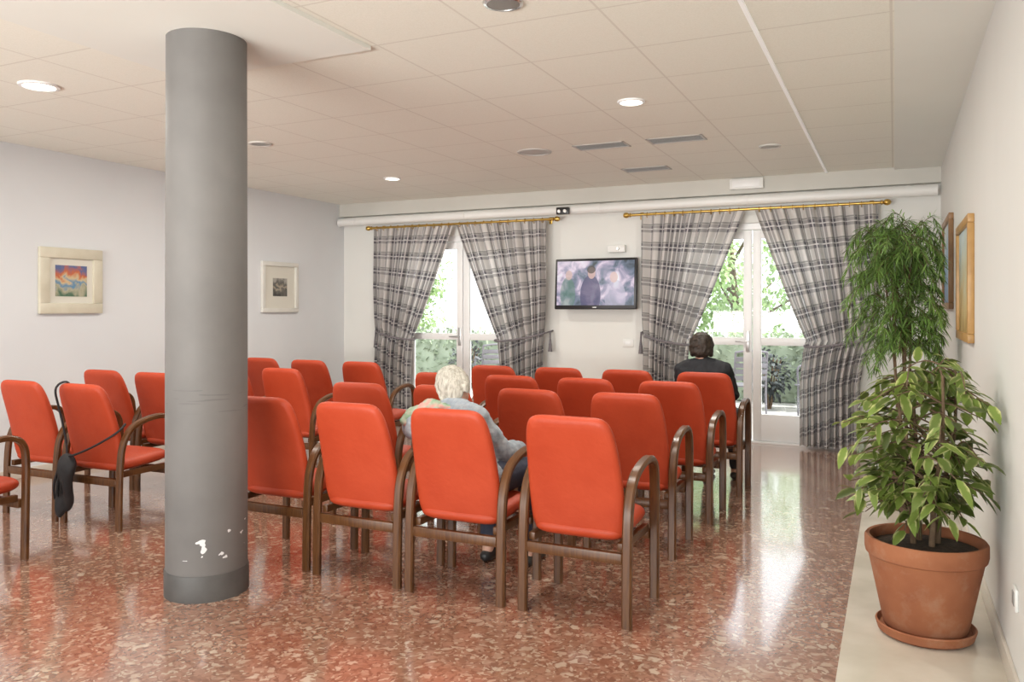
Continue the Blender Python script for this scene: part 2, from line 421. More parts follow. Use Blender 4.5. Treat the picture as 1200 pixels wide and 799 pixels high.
shrub(-1.62,12.1,.85,.30,'dark low shrub seen low in the left leaf of the right door')
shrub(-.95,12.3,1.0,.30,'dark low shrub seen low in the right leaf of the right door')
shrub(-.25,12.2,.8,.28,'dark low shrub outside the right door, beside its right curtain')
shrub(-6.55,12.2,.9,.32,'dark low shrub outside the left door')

def terrace_chair_proto():
    t = thing('terrace_chair','','chair')
    bm = bmesh.new()
    for s in (-1,1):
        tube(bm, catmull([(s*.22,.2,0),(s*.22,.2,.43),(s*.22,.2,.66),(s*.22,.05,.68),(s*.22,-.2,.66)]), .014, 8)
        tube(bm, catmull([(s*.2,-.24,0),(s*.2,-.2,.44),(s*.2,-.28,.88)]), .014, 8)
    tube(bm, catmull([(-.2,-.28,.88),(0,-.29,.9),(.2,-.28,.88)]), .014, 8)
    mk('frame', bm, M['greymetal'], t)
    mk('seat', boxes([(-.21,.21,-.2+.08*k,-.2+.08*k+.06,.43,.45) for k in range(6)],.005), M['greymetal'], t)
    mk('backrest', boxes([(-.2,.2,-.255-.006*k,-.24-.006*k,.52+.08*k,.58+.08*k) for k in range(4)],.004), M['greymetal'], t)
    return t
tc_ = None
for x,y,rz,l in [(-1.75,10.9,.4,'grey terrace chair outside the left leaf of the right door'),(-.85,11.2,2.2,'grey terrace chair outside the right leaf of the right door'),
                 (-5.6,11.2,.7,'grey terrace chair outside the left door')]:
    if tc_ is None: tc_ = terrace_chair_proto(); o = tc_
    else: o = copy_tree(tc_)
    o.location=(x,y,-.03); o.rotation_euler=(0,0,rz); o['label']=l; o['category']='chair'; o['group']='terrace chairs outside the doors'

# ------------------------------------------------------------------ column
t = thing('round_column','grey round column with chipped paint near its dark base','column',(-3.105,3.03,0))
bm = bmesh.new(); lathe(bm,[(.194,.0),(.194,1.0),(.192,2.0),(.19,2.738)],64); mk('shaft',bm,M['column'],t)
bm = bmesh.new(); lathe(bm,[(.200,0),(.200,.12),(.1975,.125),(.19,.125)],64); mk('base_ring',bm,M['shoe'],t)

# ------------------------------------------------------------------ chairs
def sweep_yz(bm, pts, x, w, th):
    pts = [Vector((0,p[0],p[1])) for p in pts]; n=len(pts); rings=[]; ch=.008
    for i,p in enumerate(pts):
        t=(pts[min(i+1,n-1)]-pts[max(i-1,0)]).normalized(); nn=Vector((0,-t.z,t.y))
        a,b_=w/2,th/2
        sec=[(-a+ch,-b_),(a-ch,-b_),(a,-b_+ch),(a,b_-ch),(a-ch,b_),(-a+ch,b_),(-a,b_-ch),(-a,-b_+ch)]
        rings.append([bm.verts.new(p+Vector((x+sx,0,0))+nn*sn) for sx,sn in sec])
    for a,b_ in zip(rings[:-1],rings[1:]):
        for k in range(8): bm.faces.new((a[k],a[(k+1)%8],b_[(k+1)%8],b_[k]))
    bm.faces.new(rings[0]); bm.faces.new(rings[-1])

def pillow(fn, th, nx=20, ny=22, ex=7, flat=5):
    bm = bmesh.new(); g={}
    for side in (1,-1):
        for i in range(nx+1):
            for j in range(ny+1):
                s=math.sin((i/nx*2-1)*PI/2); t=math.sin((j/ny*2-1)*PI/2)
                edge = i in (0,nx) or j in (0,ny)
                if edge and side==-1: g[(side,i,j)]=g[(1,i,j)]; continue
                mx=max(abs(s),abs(t)); k=1.0
                if mx>1e-6: k=mx/((abs(s)**ex+abs(t)**ex)**(1/ex))
                ss,tt=s*k,t*k
                p,n=fn(ss,tt); h=th*.5*(max(0,1-mx**flat))**.5
                g[(side,i,j)]=bm.verts.new(p+n*h*side)
    for side in (1,-1):
        for i in range(nx):
            for j in range(ny):
                bm.faces.new([g[(side,i,j)],g[(side,i+1,j)],g[(side,i+1,j+1)],g[(side,i,j+1)]])
    return bm

def make_chair():
    r = thing('armchair','','chair')
    path = catmull([(-.215,0),(-.212,.2),(-.205,.40),(-.185,.53),(-.13,.625),(-.04,.67),(.08,.69),(.16,.68),(.207,.635),(.222,.55),(.222,.40),(.218,.2),(.215,0)],5)
    for s in (-1,1):
        bm=bmesh.new(); sweep_yz(bm,[(p.x,p.y) for p in [Vector((q[0],q[1],0)) for q in path]], s*.252,.046,.032)
        mk('side_frame',bm,M['wood'],r)
    def fb(s,t):
        v=(t+1)/2
        w=.228+.006*v-.036*v**3
        z=.365+.560*v; y=-.145-.075*v-.075*v*v
        y += .008*(1-s*s)*-1
        d=Vector((0,-(.075+.15*v),.565)).normalized()
        return Vector((s*w, y, z)), Vector((0,d.z,-d.y))
    mk('backrest',pillow(fb,.052,ex=8,flat=18),M['red'],r)
    def fs(s,t):
        return Vector((s*(.226-.008*(t+1)/2), .025+t*.215, .405+.012*t)), Vector((0,0,1))
    mk('seat',pillow(fs,.095,18,18),M['red'],r)
    mk('rear_rail',boxes([(-.23,.23,-.222,-.194,.275,.325)],.006),M['wood'],r)
    mk('front_rail',boxes([(-.23,.23,.192,.22,.285,.335)],.006),M['wood'],r)
    mk('support_rail',boxes([(-.232,-.20,-.194,.192,.325,.362)],.004),M['wood'],r)
    mk('support_rail',boxes([(.20,.232,-.194,.192,.325,.362)],.004),M['wood'],r)
    return r

chairs = [
 (-1.31,3.66,'red vinyl armchair at the right end of the row nearest the camera'),
 (-1.93,3.66,'red vinyl armchair with the white-haired person sitting in it'),
 (-2.51,3.67,'red vinyl armchair directly left of the white-haired person, in the nearest row'),
 (-3.11,3.70,'red vinyl armchair half hidden by the column on its right side'),
 (-1.38,4.72,'red vinyl armchair at the aisle end of the second row'),
 (-1.965,4.70,'red vinyl armchair second from the aisle in the second row'),
 (-2.55,4.68,'red vinyl armchair in the second row hidden behind the white-haired person'),
 (-3.14,4.62,'red vinyl armchair in the second row, left end of the right-hand block'),
 (-1.34,5.56,'red vinyl armchair at the aisle end of the third row'),
 (-1.925,5.56,'red vinyl armchair second from the aisle in the third row'),
 (-2.50,5.56,'red vinyl armchair third from the aisle in the third row'),
 (-3.09,5.56,'red vinyl armchair in the third row, left end of the right-hand block'),
 (-1.30,6.42,'red vinyl armchair with the person in black sitting in it'),
 (-1.895,6.42,'red vinyl armchair directly left of the person in black'),
 (-2.475,6.42,'red vinyl armchair third from the aisle in the row nearest the television'),
 (-3.06,6.42,'red vinyl armchair in the row nearest the television, left end of the right-hand block'),
 (-4.66,2.75,'red vinyl armchair cut off by the left edge of the photo, nearest the camera'),
 (-4.68,3.80,'red vinyl armchair with the black bag hanging on it'),
 (-5.27,3.80,'red vinyl armchair directly left of the one with the black bag'),
 (-5.02,4.66,'red vinyl armchair just left of the column, behind the one with the bag'),
 (-5.61,4.68,'red vinyl armchair in the left block, second row, farther from the column'),
 (-4.46,5.42,'red vinyl armchair just right of the column, third row of the left block'),
 (-5.05,5.42,'red vinyl armchair mostly behind the column, third row of the left block'),
 (-4.36,6.35,'red vinyl armchair at the right end of the left block row nearest the back wall'),
 (-4.95,6.35,'red vinyl armchair in the middle of the left block row nearest the back wall'),
 (-5.58,6.42,'red vinyl armchair at the left end of the left block row nearest the back wall'),
]
proto = make_chair()
rr = random.Random(3)
for i,(x,y,l) in enumerate(chairs):
    o = proto if i==0 else copy_tree(proto)
    o.location=(x,y,0); o.rotation_euler=(0,0,rr.uniform(-.025,.025)); o['label']=l; o['category']='chair'; o['group']='red armchairs in rows facing the television'

# bag
t = thing('shoulder_bag','limp black shoulder bag hanging behind a red armchair by its strap','bag',(-4.80,3.50,.08))
M['bag'] = noisy('black_leather',(.010,.010,.012),(.025,.025,.028),10,.6,.35,25)
def fbag(s,tt):
    v=(tt+1)/2; w=.10*(1-v)**.5*(.35+v)+.022+.012*math.sin(9*v)*s
    return Vector((s*w-.03+.05*v, .016*math.sin(6*v+2*s), .40*v+.035*s*(1-v)+.012*math.sin(7*s)*(1-v))), Vector((0,-1,0))
mk('bag_body',pillow(fbag,.07,16,18,3,4),M['bag'],t)
bm=bmesh.new()
for k in range(4): tube(bm,catmull([(-.075+.04*k,-.022-.006*(k%2),.10+.02*k),(-.06+.035*k,-.036,.2),(-.025+.022*k,-.026,.31),(.01+.006*k,-.012,.39)],5),[.004+.005*math.sin(PI*i/15) for i in range(16)],6)
mk('gather_fold',bm,M['bag'],t)
bm=bmesh.new(); tube(bm,catmull([(.015,0,.39),(-.0,.0,.50),(-.018,-.03,.68),(-.02,-.055,.79),(-.015,-.042,.835),(-.015,.0,.853),(-.01,.035,.835),(0,.055,.74)],6),.007,8)
tube(bm,catmull([(.02,0,.38),(.11,-.01,.40),(.25,.02,.46),(.36,.09,.54),(.375,.14,.59)],5),.007,8); mk('strap',bm,M['bag'],t)

# ------------------------------------------------------------------ curtains
ZT, ZTIE, ZB = 2.41, 1.08, .03
def curtain(label, xo, xi_top, xo_tie, xi_tie, xo_bot, xi_bot, seed):
    r = random.Random(seed)
    root = thing('curtain', label, 'curtain', (0,8.60,0), group='plaid curtains at the glazed doors')
    nx, nz = 150, 70; W = abs(xi_top-xo)*1.75; nf = 8.5
    ph = [r.uniform(0,6.28) for _ in range(4)]
    bm = bmesh.new(); uvl = bm.loops.layers.uv.new('UVMap'); grid=[]; uvd={}
    for j in range(nz+1):
        z = ZT+(ZB-ZT)*j/nz
        if z >= ZTIE:
            p=(z-ZTIE)/(ZT-ZTIE); a=xo_tie+(xo-xo_tie)*min(1,p*2.2)**.6; e=p**.94; b_=xi_tie+(xi_top-xi_tie)*e; g=p
        else:
            q=(ZTIE-z)/(ZTIE-ZB); qq=min(1,q*2.5)**.6; a=xo_tie+(xo_bot-xo_tie)*qq; b_=xi_tie+(xi_bot-xi_tie)*qq; g=.3*q
        amp=.030+.030*(1-g)**.7
        if abs(z-ZTIE)<.12: amp*= .45+.55*abs(z-ZTIE)/.12
        row=[]
        for i in range(nx+1):
            s=i/nx
            sw = s + .012*math.sin(2*PI*2.3*s+ph[0])
            y = amp*math.sin(2*PI*nf*sw+ph[1]) + .3*amp*math.sin(2*PI*nf*.47*sw+ph[2]+z*.8)
            x = a+(b_-a)*(s+.010*math.sin(2*PI*nf*s+ph[3]))
            v=bm.verts.new((x,y,z)); uvd[v]=(s*W, z+.22*s*(1-g) if z>=ZTIE else z+.22*s); row.append(v)
        grid.append(row)
    for j in range(nz):
        for i in range(nx):
            f=bm.faces.new((grid[j][i],grid[j][i+1],grid[j+1][i+1],grid[j+1][i]))
            for l in f.loops: l[uvl].uv=uvd[l.vert]
    mk('panel',bm,M['plaid'],root)
    cx=(xo_tie+xi_tie)/2; hw=abs(xi_tie-xo_tie)/2+.012; sg=1 if xi_tie>xo_tie else -1
    bm=bmesh.new(); n=48
    tube(bm,[(cx+hw*math.cos(2*PI*k/n), .062*math.sin(2*PI*k/n)*(1.0), ZTIE-.05*sg*math.cos(2*PI*k/n)-.03*max(0,-math.sin(2*PI*k/n))) for k in range(n)],.013,8,closed=True)
    tb=mk('tieback',bm,M['tie'],root)
    bm=bmesh.new(); tube(bm,catmull([(xo_tie-sg*.0,.0,ZTIE+.04),(xo_tie-sg*.05,.07,ZTIE+.06),(xo_tie-sg*.06,.135,ZTIE+.07)]),.009,8)
    tube(bm,[(xo_tie-sg*.055,.06,ZTIE+.07),(xo_tie-sg*.06,.055,ZTIE-.02),(xo_tie-sg*.06,.055,ZTIE-.10),(xo_tie-sg*.06,.055,ZTIE-.17)],[.010,.010,.02,.026],10); mk('cord',bm,M['tie'],tb)
    k=11
    for i in range(k):
        x=xo+(xi_top-xo)*(i+.5)/k; bm=bmesh.new()
        tube(bm,[(x+.003*math.sin(3*i),.027*math.cos(2*PI*q/16),2.425-.008+.027*math.sin(2*PI*q/16)) for q in range(16)],.0042,6,closed=True)
        mk('ring',bm,M['brass'],root)
    return root
curtain('plaid curtain at the far left, left side of the left door', -5.98,-4.83,-5.93,-5.38,-5.95,-5.44,1)
curtain('plaid curtain immediately left of the television', -3.60,-4.79,-3.64,-4.25,-3.66,-4.20,2)
curtain('plaid curtain immediately right of the television', -2.47,-1.40,-2.45,-1.95,-2.45,-2.00,3)
curtain('plaid curtain beside the tall plant, right side of the right door', -.13,-1.30,-.19,-.80,-.30,-.86,4)
def rod(label,x0,x1):
    t=thing('curtain_rod',label,'curtain rod',((x0+x1)/2,8.60,2.425)); h=(x1-x0)/2
    bm=bmesh.new(); tube(bm,[(-h,0,0),(h,0,0)],.014,14); mk('rod',bm,M['brass'],t)
    for s in (-1,1):
        bm=bmesh.new(); pr=[(.014,0),(.024,.008),(.024,.014),(.012,.02),(.028,.04),(.032,.06),(.022,.085),(.0,.095)]
        tube(bm,[(s*(h+z),0,0) for r,z in pr],[max(r,.001) for r,z in pr],14); mk('finial',bm,M['brass'],t)
        bm=bmesh.new(); tube(bm,[(s*(h-.08),.0,-.0),(s*(h-.08),.148,.0)],.009,8); box(bm,s*(h-.08)-.02,s*(h-.08)+.02,.14,.15,-.04,.04,.003); mk('bracket',bm,M['brass'],t)
rod('brass curtain rod above the left door',-6.0,-3.53)
rod('brass curtain rod above the right door',-2.60,-.12)
t=thing('long_pipe','thick white pipe running along the back wall above the curtains','pipe',(-3.08,8.625,2.52))
bm=bmesh.new(); tube(bm,[(-3.45,0,0),(3.45,0,0)],.052,24); mk('pipe_body',bm,M['whiteplastic'],t)
for x in (-3.2,-1.6,.1,1.7,3.2):
    bm=bmesh.new(); tube(bm,[(x-.015,0,0),(x+.015,0,0)],.056,24); box(bm,x-.015,x+.015,.05,.123,-.02,.02,.002); mk('clamp',bm,M['whiteplastic'],t)
t=thing('motion_sensor','small black sensor box fixed on the white pipe','sensor',(-3.38,8.55,2.50))
mk('sensor_body',boxes([(-.075,.075,-.03,.02,-.035,.045)],.008),M['black'],t)
bm=bmesh.new(); tube(bm,[(-.035,-.03,0),(-.035,-.045,0)],[.024,.018],14); tube(bm,[(.035,-.03,0),(.035,-.045,0)],[.024,.018],14); mk('lens',bm,M['chrome'],t)
t=thing('emergency_light','white emergency light box on the beam above the right door','emergency light',(-1.38,8.65,2.69))
mk('housing',boxes([(-.17,.17,-.05,0,-.055,.055)],.01),M['whiteplastic'],t); mk('diffuser',boxes([(-.14,.14,-.056,-.046,-.035,.035)],.004),M['white'],t)

# ------------------------------------------------------------------ television and wall fittings
t=thing('television','black flat television showing a lilac picture of people on the back wall','television',(-3.02,8.62,1.68)); t.rotation_euler=(math.radians(-4),0,0)
w,h=.48,.285
mk('casing',boxes([(-w,w,-.02,.025,-h,h)],.012),M['black'],t)
mk('screen',boxes([(-w+.028,w-.028,-.0225,-.0195,-h+.045,h-.028)]),M['tv'],t,smooth=False)
bm=bmesh.new(); box(bm,-.12,.12,.02,.04,-.12,.12,.004); box(bm,-.04,.04,.04,.127,-.05,.05,.004); mk('wall_bracket',bm,M['dark'],t)
mk('badge',boxes([(-.025,.025,-.0225,-.0195,-h+.017,-h+.026)],.001),M['alu'],t)
t=thing('wall_speaker','small white wall box directly above the television','wall box',(-2.80,8.72,2.06))
mk('housing',boxes([(-.10,.10,-.04,.03,-.03,.05)],.008),M['whiteplastic'],t); bm=bmesh.new(); tube(bm,[(.02,-.04,.01),(.02,-.06,.01)],[.02,.015],12); mk('lens',bm,M['alu'],t)
def plate(name,label,cat,x,z,w,h):
    t=thing(name,label,cat,(x,YB,z)); mk('plate',boxes([(-w/2,w/2,-.012,0,-h/2,h/2)],.004),M['whiteplastic'],t); mk('button',boxes([(-w/4,w/4,-.017,-.01,-h/4,h/4)],.002),M['white'],t)
plate('wall_switch','white switch plate on the wall below the television, right','switch',-2.68,1.02,.12,.085)
t=thing('power_socket','white power socket low on the right wall behind the pot','socket',(XR,3.42,.36)); mk('plate',boxes([(-.012,0,-.04,.04,-.04,.04)],.004),M['whiteplastic'],t); mk('outlet',boxes([(-.015,-.01,-.024,.024,-.024,.024)],.002),M['ventgrey'],t)

# ------------------------------------------------------------------ pictures
M['frame_cream']=noisy('cream_frame',(.60,.56,.44),(.68,.64,.52),8,.5)
M['frame_white']=noisy('white_frame',(.70,.69,.64),(.76,.75,.70),8,.5)
M['frame_wood']=noisy('honey_wood_frame',(.40,.22,.07),(.50,.29,.10),12,.4)
M['frame_dark']=noisy('brown_wood_frame',(.25,.13,.06),(.33,.18,.08),12,.4)
M['mat']=mat('picture_mat',(.72,.70,.62),.8)
def art(name,stops,scale,wz=2.0):
    m=mat(name,(.5,.5,.5),.4); nt,b=P(m); co=coords(nt); n=nd(nt,'ShaderNodeTexNoise',Vector=co,Scale=scale,Detail=3.0,Distortion=.8)
    z=sep(nt,co)[2]; f=mth(nt,'ADD',mth(nt,'MULTIPLY',n,.7),mth(nt,'MULTIPLY_ADD',z,wz,.15))
    put(nt,b.inputs['Base Color'],ramp(nt,f,stops)); return m
A1=art('village_art',[(.2,(.08,.16,.10)),(.35,(.45,.42,.30)),(.45,(.10,.25,.42)),(.55,(.62,.50,.30)),(.65,(.55,.14,.05)),(.8,(.10,.14,.30))],9)
A2=art('portrait_art',[(.25,(.05,.05,.045)),(.42,(.16,.15,.13)),(.5,(.42,.36,.28)),(.6,(.10,.10,.09)),(.75,(.40,.38,.34))],11)
A3=art('meadow_art',[(.2,(.45,.30,.10)),(.4,(.65,.52,.25)),(.6,(.62,.66,.55)),(.8,(.55,.68,.72))],4,1.0)
A4=art('sea_art',[(.2,(.08,.16,.30)),(.4,(.12,.28,.45)),(.6,(.30,.48,.60)),(.8,(.60,.68,.70))],4,1.0)
def picture(label,x,y,z,w,h,fw,mw,fm,am,sx):
    t=thing('framed_picture',label,'picture',(x,y,z))
    def bar(y0,y1,z0,z1,a,b_): return (min(sx*a,sx*b_),max(sx*a,sx*b_),y0,y1,z0,z1)
    W,Hh=w/2,h/2
    mk('frame',boxes([bar(-W,W,Hh-fw,Hh,0,.035),bar(-W,W,-Hh,-Hh+fw,0,.035),bar(-W,-W+fw,-Hh+fw,Hh-fw,0,.035),bar(W-fw,W,-Hh+fw,Hh-fw,0,.035)],.005),fm,t)
    if mw>0: mk('mount',boxes([bar(-W+fw,W-fw,-Hh+fw,Hh-fw,.004,.014)]),M['mat'],t,smooth=False)
    q=fw+mw; mk('painting',boxes([bar(-W+q,W-q,-Hh+q,Hh-q,.003,.018)]),am,t,smooth=False)
picture('cream framed village painting on the left wall, left of the column',XL,4.82,1.645,.60,.57,.09,.06,M['frame_cream'],A1,1)
picture('white framed dark portrait on the left wall near the back corner',XL,7.50,1.655,.62,.59,.05,.14,M['frame_white'],A2,1)
picture('honey wood framed picture on the right wall, nearer the camera',XR,5.62,1.57,.95,.72,.05,.0,M['frame_wood'],A3,-1)
picture('brown framed blue picture on the right wall, nearer the back wall',XR,7.35,1.76,.95,.72,.05,.0,M['frame_dark'],A4,-1)

# ------------------------------------------------------------------ ceiling fittings
M['lamp_on']=mat('lamp_lit',(.9,.9,.85),.4,emit=(1,.93,.80),estr=6)
M['lamp_off']=mat('lamp_unlit',(.30,.29,.27),.3,.5)
M['ringgrey']=mat('ring_grey',(.60,.585,.55),.5)
def downlight(x,y,r,label,on,ring):
    t=thing('recessed_light',label,'ceiling light',(x,y,H),group='round recessed ceiling lights')
    bm=bmesh.new(); lathe(bm,[(r*.78,0),(r*.80,-.012),(r*.96,-.010),(r,-.002),(r,.0)],36,cap=False); mk('trim_ring',bm,ring,t)
    bm=bmesh.new()
    if on: lathe(bm,[(r*.79,-.004),(r*.5,-.007),(.001,-.008)],36)
    else: lathe(bm,[(r*.79,-.009),(r*.79,-.0085)],36)
    mk('lens',bm,M['lamp_on'] if on else M['lamp_off'],t)
downlight(-4.71,3.26,.115,'lit recessed ceiling light at the far left',True,M['white'])
downlight(-1.56,5.16,.092,'lit recessed ceiling light above the second row of chairs, right of centre',True,M['white'])
downlight(-1.57,3.25,.092,'unlit chrome recessed ceiling light cut off by the top edge',False,M['chrome'])
downlight(-4.73,7.14,.092,'small lit recessed ceiling light near the left curtains',True,M['white'])
downlight(-4.71,5.17,.092,'unlit recessed ceiling light just right of the column',False,M['ringgrey'])
downlight(-.94,7.06,.092,'unlit recessed ceiling light above the right door, beside the white rail',False,M['ringgrey'])
t=thing('ceiling_speaker','round grey grille in the ceiling left of the air vents','ceiling speaker',(-2.82,6.46,H))
bm=bmesh.new(); lathe(bm,[(.125,0),(.127,-.01),(.148,-.008),(.15,0)],36,cap=False); mk('rim',bm,M['ventframe'],t)
bm=bmesh.new(); lathe(bm,[(.126,-.004),(.07,-.008),(.001,-.009)],36); mk('grille',bm,M['ventframe'],t)
def vent(x,y,label):
    t=thing('air_vent',label,'air vent',(x,y,H),group='rectangular ceiling air vents'); a,b_=.225,.11
    mk('frame',boxes([(-a,a,-b_,-b_+.02,-.006,0),(-a,a,b_-.02,b_,-.006,0),(-a,-a+.02,-b_,b_,-.006,0),(a-.02,a,-b_,b_,-.006,0)],.002),M['ventframe'],t)
    mk('back_plate',boxes([(-a+.015,a-.015,-b_+.015,b_-.015,-.002,0)]),M['dark'],t,smooth=False)
    for k in range(6): mk('slat',boxes([(-a+.02,a-.02,-.082+.029*k,-.082+.029*k+.009,-.005,-.002)]),M['ventgrey'],t,smooth=False)
vent(-2.21,6.46,'ceiling air vent left of the pair, next to the round grille')
vent(-1.58,6.46,'ceiling air vent on the right, nearest the white rail')
vent(-2.18,7.71,'ceiling air vent nearest the back wall')

# ------------------------------------------------------------------ plants
Z=Vector((0,0,1))
t=thing('potted_ficus','leafy variegated plant in a large terracotta pot by the right wall','potted plant',(.12,3.92,.006))
bm=bmesh.new(); lathe(bm,[(.0,.03),(.155,.03),(.165,.04),(.208,.25),(.226,.335),(.236,.342),(.240,.36),(.240,.405),(.233,.415),(.22,.413),(.215,.36),(.0,.35)],56,cap=False); mk('pot',bm,M['terracotta'],t)
bm=bmesh.new(); lathe(bm,[(0,0),(.168,0),(.187,.012),(.197,.045),(.19,.05),(.178,.03),(0,.022)],56,cap=False); mk('saucer',bm,M['terracotta'],t)
bm=bmesh.new(); lathe(bm,[(.218,.37),(.15,.385),(.05,.39),(.001,.388)],40); mk('soil',bm,M['soil'],t)
bm=bmesh.new(); specs=[]; r=random.Random(11)
stems=[]
for k in range(4):
    a=k*1.6+.4; sx,sy=.05*math.cos(a),.05*math.sin(a)
    pts=catmull([(sx,sy,.37),(sx*1.4,sy*1.4,.6),(sx*2.2+.01,sy*2.2,.85),(sx*2.6,sy*2.6,1.12)],6); stems.append(pts)
    tube(bm,pts,[.013-.008*i/(len(pts)-1) for i in range(len(pts))],8)
def rd(lo=-1,hi=1):
    a=r.uniform(0,2*PI); z=r.uniform(lo,hi); q=math.sqrt(1-z*z); return Vector((q*math.cos(a),q*math.sin(a),z))
ntw=0
while ntw<104:
    d=rd(-.98,1); q=r.uniform(.55,1)
    p=Vector((d.x*.39*q,d.y*.44*q,.81+d.z*.41*q))
    if ntw%6==0: p=Vector((d.x*.30,d.y*.32,r.uniform(.50,.66)))
    if p.x>.22: p.x=r.uniform(.12,.22)
    st=stems[ntw%4]; b0=st[min(len(st)-1,int(len(st)*max(.25,min(.95,(p.z-.40)/.72))))]
    mid=(b0+p)/2+Vector((0,0,.06)); tw=catmull([b0,mid,p],4); tube(bm,tw,[.005,.0045,.004,.0038,.0035,.003,.0028,.0025,.002],5)
    out=Vector((p.x,p.y,0)); out=out.normalized() if out.length>.01 else rd(0,.1)
    for k in range(8):
        i=3+int(k*5/7); base=tw[min(i,8)]; dd=(out*.7+rd(-.8,.6)*1.0+Vector((0,0,-.1)))
        L=r.uniform(.065,.108); dn=dd.normalized(); tip=base+dn*L
        if tip.x>.26: dn.x-=1.2*(tip.x-.26)/L+.2
        if (base+dn.normalized()*L).x>.268: continue
        if (base+dn.normalized()*L).z<.43 and math.hypot(base.x,base.y)<.26: dn.z=abs(dn.z)*.3
        specs.append((base,dn,(Z+rd()*.5).normalized(),L,L*r.uniform(.43,.52),r.uniform(.15,.5),.10))
    ntw+=1
mk('branches',bm,M['bark'],t); leafmesh('foliage',specs,M['ficus'],t)

t=thing('tall_potted_plant','tall green plant with narrow feathery leaves beside the right curtain','potted plant',(.07,6.30,.006))
bm=bmesh.new(); lathe(bm,[(0,0),(.10,0),(.105,.01),(.13,.27),(.14,.275),(.14,.31),(.126,.31),(.124,.27),(0,.26)],40,cap=False); mk('pot',bm,M['darkpot'],t)
bm=bmesh.new(); lathe(bm,[(.124,.28),(.08,.29),(.001,.292)],30); mk('soil',bm,M['soil'],t)
bm=bmesh.new(); specs=[]
canes=[]
for k in range(5):
    a=k*1.256; c=catmull([(.04*math.cos(a),.04*math.sin(a),.28),(.05*math.cos(a)-.02,.06*math.sin(a),.9),(.08*math.cos(a+.4)-.04,.08*math.sin(a+.4),1.5),(.11*math.cos(a+.6)-.05,.11*math.sin(a+.6),1.95-.06*k)],8)
    canes.append(c); tube(bm,c,[.012-.008*i/(len(c)-1) for i in range(len(c))],7)
for k in range(175):
    c=canes[k%5]; zz=1.02+.94*r.random()**.85
    b0=min(c,key=lambda v:abs(v.z-zz)); a=r.uniform(0,2*PI); R_=r.uniform(.16,.42)*(1.0 if zz<1.88 else .7); dr=r.uniform(-.02,.20)
    if zz<1.3: R_*=.85
    p1=b0+Vector((math.cos(a)*R_*.5,math.sin(a)*R_*.5,.12)); p2=b0+Vector((math.cos(a)*R_,math.sin(a)*R_,.08-dr))
    for p in (p1,p2): p.x=max(-.38,min(p.x,.22))
    if zz<1.4: p2.z=max(p2.z,.96)
    tw=catmull([b0,p1,p2],9); tube(bm,tw,.0018,4)
    for i in range(4,len(tw)):
        for s in range(4):
            dd=(tw[i]-tw[i-1]).normalized()*.75+rd(-.7,.7)*.75+Vector((0,0,-.12))
            L=r.uniform(.05,.10); dn=dd.normalized()
            if (tw[i]+dn*L).x>.275: dn.x=-abs(dn.x)*.5
            specs.append((tw[i],dn,(Z+rd()*.5).normalized(),L,r.uniform(.006,.0095),.3,.1))
mk('branches',bm,M['bark'],t); leafmesh('foliage',specs,M['fern'],t)

# ------------------------------------------------------------------ people
def bpts(c,rad,R=None,n=10,mm=7):
    c=Vector(c); rad=(rad,)*3 if isinstance(rad,(int,float)) else rad; out=[]
    for i in range(mm+1):
        th=PI*i/mm
        for k in range(n if 0<i<mm else 1):
            a=2*PI*k/n; v=Vector((rad[0]*math.sin(th)*math.cos(a),rad[1]*math.sin(th)*math.sin(a),rad[2]*math.cos(th)))
            out.append(c+(R@v if R is not None else v))
    return out
def hull(bm,*balls):
    vs=[]
    for bl in balls:
        for p in bpts(*bl): vs.append(bm.verts.new(p))
    res=bmesh.ops.convex_hull(bm,input=vs)
    dead={g for g in list(res['geom_interior'])+list(res['geom_unused']) if isinstance(g,bmesh.types.BMVert)}
    if dead: bmesh.ops.delete(bm,geom=list(dead),context='VERTS')
def chain(bm,pts):
    for a,b_ in zip(pts[:-1],pts[1:]): hull(bm,a,b_)
def finish(name,bm,m,parent,vox=.007,smooth=4,disp=0,dscale=.03):
    o=mk(name,bm,m,parent)
    md=o.modifiers.new('r','REMESH'); md.mode='VOXEL'; md.voxel_size=vox; md.use_smooth_shade=True
    sm=o.modifiers.new('s','SMOOTH'); sm.iterations=smooth; sm.factor=.5
    if disp:
        tx=bpy.data.textures.new(name+'_noise','CLOUDS'); tx.noise_scale=dscale
        d=o.modifiers.new('d','DISPLACE'); d.texture=tx; d.strength=disp; d.mid_level=.5
    dg=bpy.context.evaluated_depsgraph_get(); dg.update()
    me=bpy.data.meshes.new_from_object(o.evaluated_get(dg)); old=o.data
    o.modifiers.clear(); o.data=me; me.name=name
    if not me.materials: me.materials.append(m)
    me.polygons.foreach_set('use_smooth',[True]*len(me.polygons))
    return o
def hand(bm,w,d,n,side,curl):
    w=Vector(w); d=Vector(d).normalized(); n=Vector(n); n=(n-d*n.dot(d)).normalized(); s=d.cross(n)*side
    k0=[w+d*.085+s*q for q in (.030,.010,-.010,-.029)]
    hull(bm,(w,.022),(w+d*.03+s*.024,.014),(w+d*.03-s*.024,.014),(k0[0],.0125),(k0[3],.0115),(k0[1],.0125))
    for q,L in zip(range(4),(.072,.080,.074,.058)):
        p=k0[q]; dirn=(d+s*(.10-.07*q)).normalized(); pts=[(p,.0098)]; ang=curl*.5
        for f,rad in zip((.45,.32,.23),(.0092,.0085,.0075)):
            dv=dirn*math.cos(ang)+n*math.sin(ang); p=p+dv*L*f; pts.append((p,rad)); ang+=curl
        chain(bm,pts)
    p=w+d*.025+s*.026; t1=p+(d*.6+s*.75+n*.25).normalized()*.04; t2=t1+(d*.9+s*.25+n*.35).normalized()*.03; t3=t2+(d*.95+n*.3).normalized()*.022
    chain(bm,[(p,.014),(t1,.0115),(t2,.0105),(t3,.0085)])

